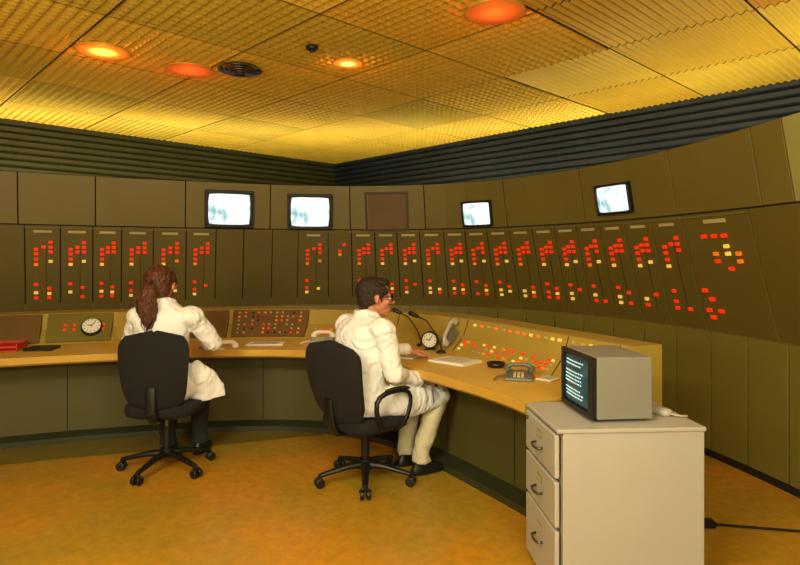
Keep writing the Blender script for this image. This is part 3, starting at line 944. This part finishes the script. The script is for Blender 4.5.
# ------------------------------------------------------------------ filing cabinet
cx = math.atan2(.02, .62)
e = empty('filing_cabinet', (.655,2.48,0), cx+.03)
CW, CD, CH = .625, .46, .74
mb = MB()
mb.box((CW/2+.01, CD/2, CH/2), (CW-.02, CD, CH), 0)
mb.build('carcass', [M_CAB], e, bevel=.004)
mb = MB()
mb.box((CW/2, CD/2, CH-.008), (CW+.012, CD+.012, .018), 0)
zz = [(.035,.315),(.325,.52),(.53,.715)]
for z0, z1 in zz:
    mb.box((-.002, CD/2, (z0+z1)/2), (.02, CD-.02, z1-z0-.006), 0)
mb.build('drawer_fronts', [M_CAB], e, bevel=.005)
mb = MB()
for z0, z1 in zz:
    zc = (z0+z1)/2 + (.03 if z1-z0 > .25 else .0) - .015
    mb.tube([(-.012,CD/2-.05,zc),(-.034,CD/2-.045,zc-.004),(-.04,CD/2,zc-.006),(-.034,CD/2+.045,zc-.004),(-.012,CD/2+.05,zc)], [.006]*5, 0, 8)
    ring(mb, .07, .032, .004, 0, .005, 0, Matrix.Translation((-.013,CD/2,zc+.05)) @ Matrix.Rotation(-pi/2,4,'Z'))
    mb.box((-.0135,CD/2,zc+.05),(.002,.062,.024),1)
mb.cyl((-.012,CD-.05,.685),(-.02,CD-.05,.685),.009,0)
mb.build('handles', [M_CHROME, M_LABEL], e)
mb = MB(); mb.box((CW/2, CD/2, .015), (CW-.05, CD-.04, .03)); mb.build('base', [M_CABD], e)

e = empty('crt_monitor', (.821,2.565,CH+.003), .10)
mw, md_, mh = .272, .355, .268
mb = MB()
mb.box((mw/2+.012, md_/2, mh/2+.012), (mw-.024, md_, mh), 0)
for (a, b2) in ((.05,.05),(.22,.05),(.05,.29),(.22,.29)): mb.cyl((a,b2,0),(a,b2,.014),.014,1)
mb.build('case', [M_GREYBOX, M_BLACK], e, bevel=.006)
SM = Matrix.Translation((.012, md_/2, mh/2+.012)) @ Matrix.Rotation(-pi/2,4,'Z')
mb = MB(); ring(mb, md_, mh, .022, -.014, .004, 0, SM); mb.box((0,.003,0),(md_-.03,.004,mh-.03),0,SM)
mb.box((md_/2-.026,-.008,0),(.03,.012,mh-.03),0,SM)
mb.build('bezel', [M_BLACK], e, bevel=.003)
mb = MB(); bulged(mb, md_-.07, mh-.05, -.003, .012, 0, SM @ Matrix.Translation((-.014,0,0))); mb.build('screen', [M_SCRT], e)
mb = MB()
TM = SM @ Matrix.Translation((-.014,-.0168,0))
for r in range(11):
    zc = .085-.016*r; xx = -.105
    if r in (2,7): continue
    while xx < .06+.04*random.random():
        w_ = random.uniform(.006,.022); bl = .002*( (xx/.12)**2 + (zc/.1)**2)*3.2
        mb.box((xx+w_/2, bl, zc), (w_, .001, .006), 0, TM); xx += w_+.007
mb.build('screen_text', [M_TXT], e)
e = empty('cable_adapter', (1.18,2.72,CH+.003), .5); mb = MB()
mb.loft([(0,0,0,.028,.05),(0,0,.012,.032,.055),(0,0,.026,.028,.05),(0,0,.032,.016,.035)], 0, 20, None, 3)
mb.tube([(0,.05,.012),(.0,.09,.008),(-.05,.13,.006),(-.1,.12,.006)], .004, 0, 8)
mb.tube([(0,-.05,.012),(.02,-.08,.008),(.05,-.10,.006),(.06,-.08,.006)], .004, 0, 8)
mb.build('body', [M_PALE], e)
e = empty('power_cable', (0,0,0)); mb = MB()
mb.tube([(1.29,3.02,.012),(1.4,3.1,.010),(1.7,3.25,.008),(1.95,3.2,.008),(2.2,3.15,.008),(2.38,3.12,.01)], .007, 0, 8)
mb.box((1.66,3.235,.02),(.06,.05,.035),0)
mb.build('cord', [M_BLACK], e)

# ------------------------------------------------------------------ lights
def area(name, loc, target, size, power, col, sy=None):
    L = bpy.data.lights.new(name, 'AREA'); L.energy = power; L.color = col; L.size = size
    if sy: L.shape = 'RECTANGLE'; L.size_y = sy
    o = bpy.data.objects.new(name, L); sc.collection.objects.link(o); o.location = loc
    o.rotation_euler = (Vector(target)-Vector(loc)).to_track_quat('-Z','Y').to_euler()
    return o
k = 1.2
while k < W.L-.3:
    p = wpos(k, 2.2, -.75)
    q, t = W.at(k)
    o = area('ceiling_fill_back', (p.x,p.y,1.95), (p.x,p.y,3.0), 1.0, 14, (1.0,.86,.42), .15)  # no cove here: hidden fill added to brighten the rear ceiling
    o.rotation_euler = (pi-.42, 0, math.atan2(t.y,t.x))
    k += 1.25
area('ceiling_light', (-1.6,-.6,2.9), (-.8,4.0,.6), 1.2, 135, (1.0,.89,.66), .6)
area('ceiling_light', (.8,-.9,2.9), (.8,4.2,.8), 1.2, 85, (1.0,.89,.66), .6)
area('ceiling_light', (-.4,1.2,2.93), (-.6,2.6,0), .9, 40, (1.0,.82,.46), .5)
# unseen fill lights added behind the viewpoint, washing the ceiling
area('ceiling_fill_front', (-1.8,-.4,1.7), (-2.2,2.6,3.0), 1.2, 60, (1.0,.86,.46), .4)
area('ceiling_fill_front', (.6,-.4,1.7), (.6,2.6,3.0), 1.2, 40, (1.0,.86,.46), .4)

w_ = bpy.data.worlds.new('World'); sc.world = w_; w_.use_nodes = True
w_.node_tree.nodes['Background'].inputs[0].default_value = (.05,.04,.02,1)
w_.node_tree.nodes['Background'].inputs[1].default_value = .3

cam = bpy.data.cameras.new('cam'); co = bpy.data.objects.new('camera', cam); sc.collection.objects.link(co)
co.location = (0,0,1.45); co.rotation_euler = (pi/2,0,0)
cam.sensor_width = 36; cam.lens = 27.0; cam.shift_y = -24.5/800; cam.clip_start = .05
sc.camera = co
try:
    sc.view_settings.view_transform = 'Standard'
    sc.view_settings.look = 'None'
except Exception as ex: print(ex)
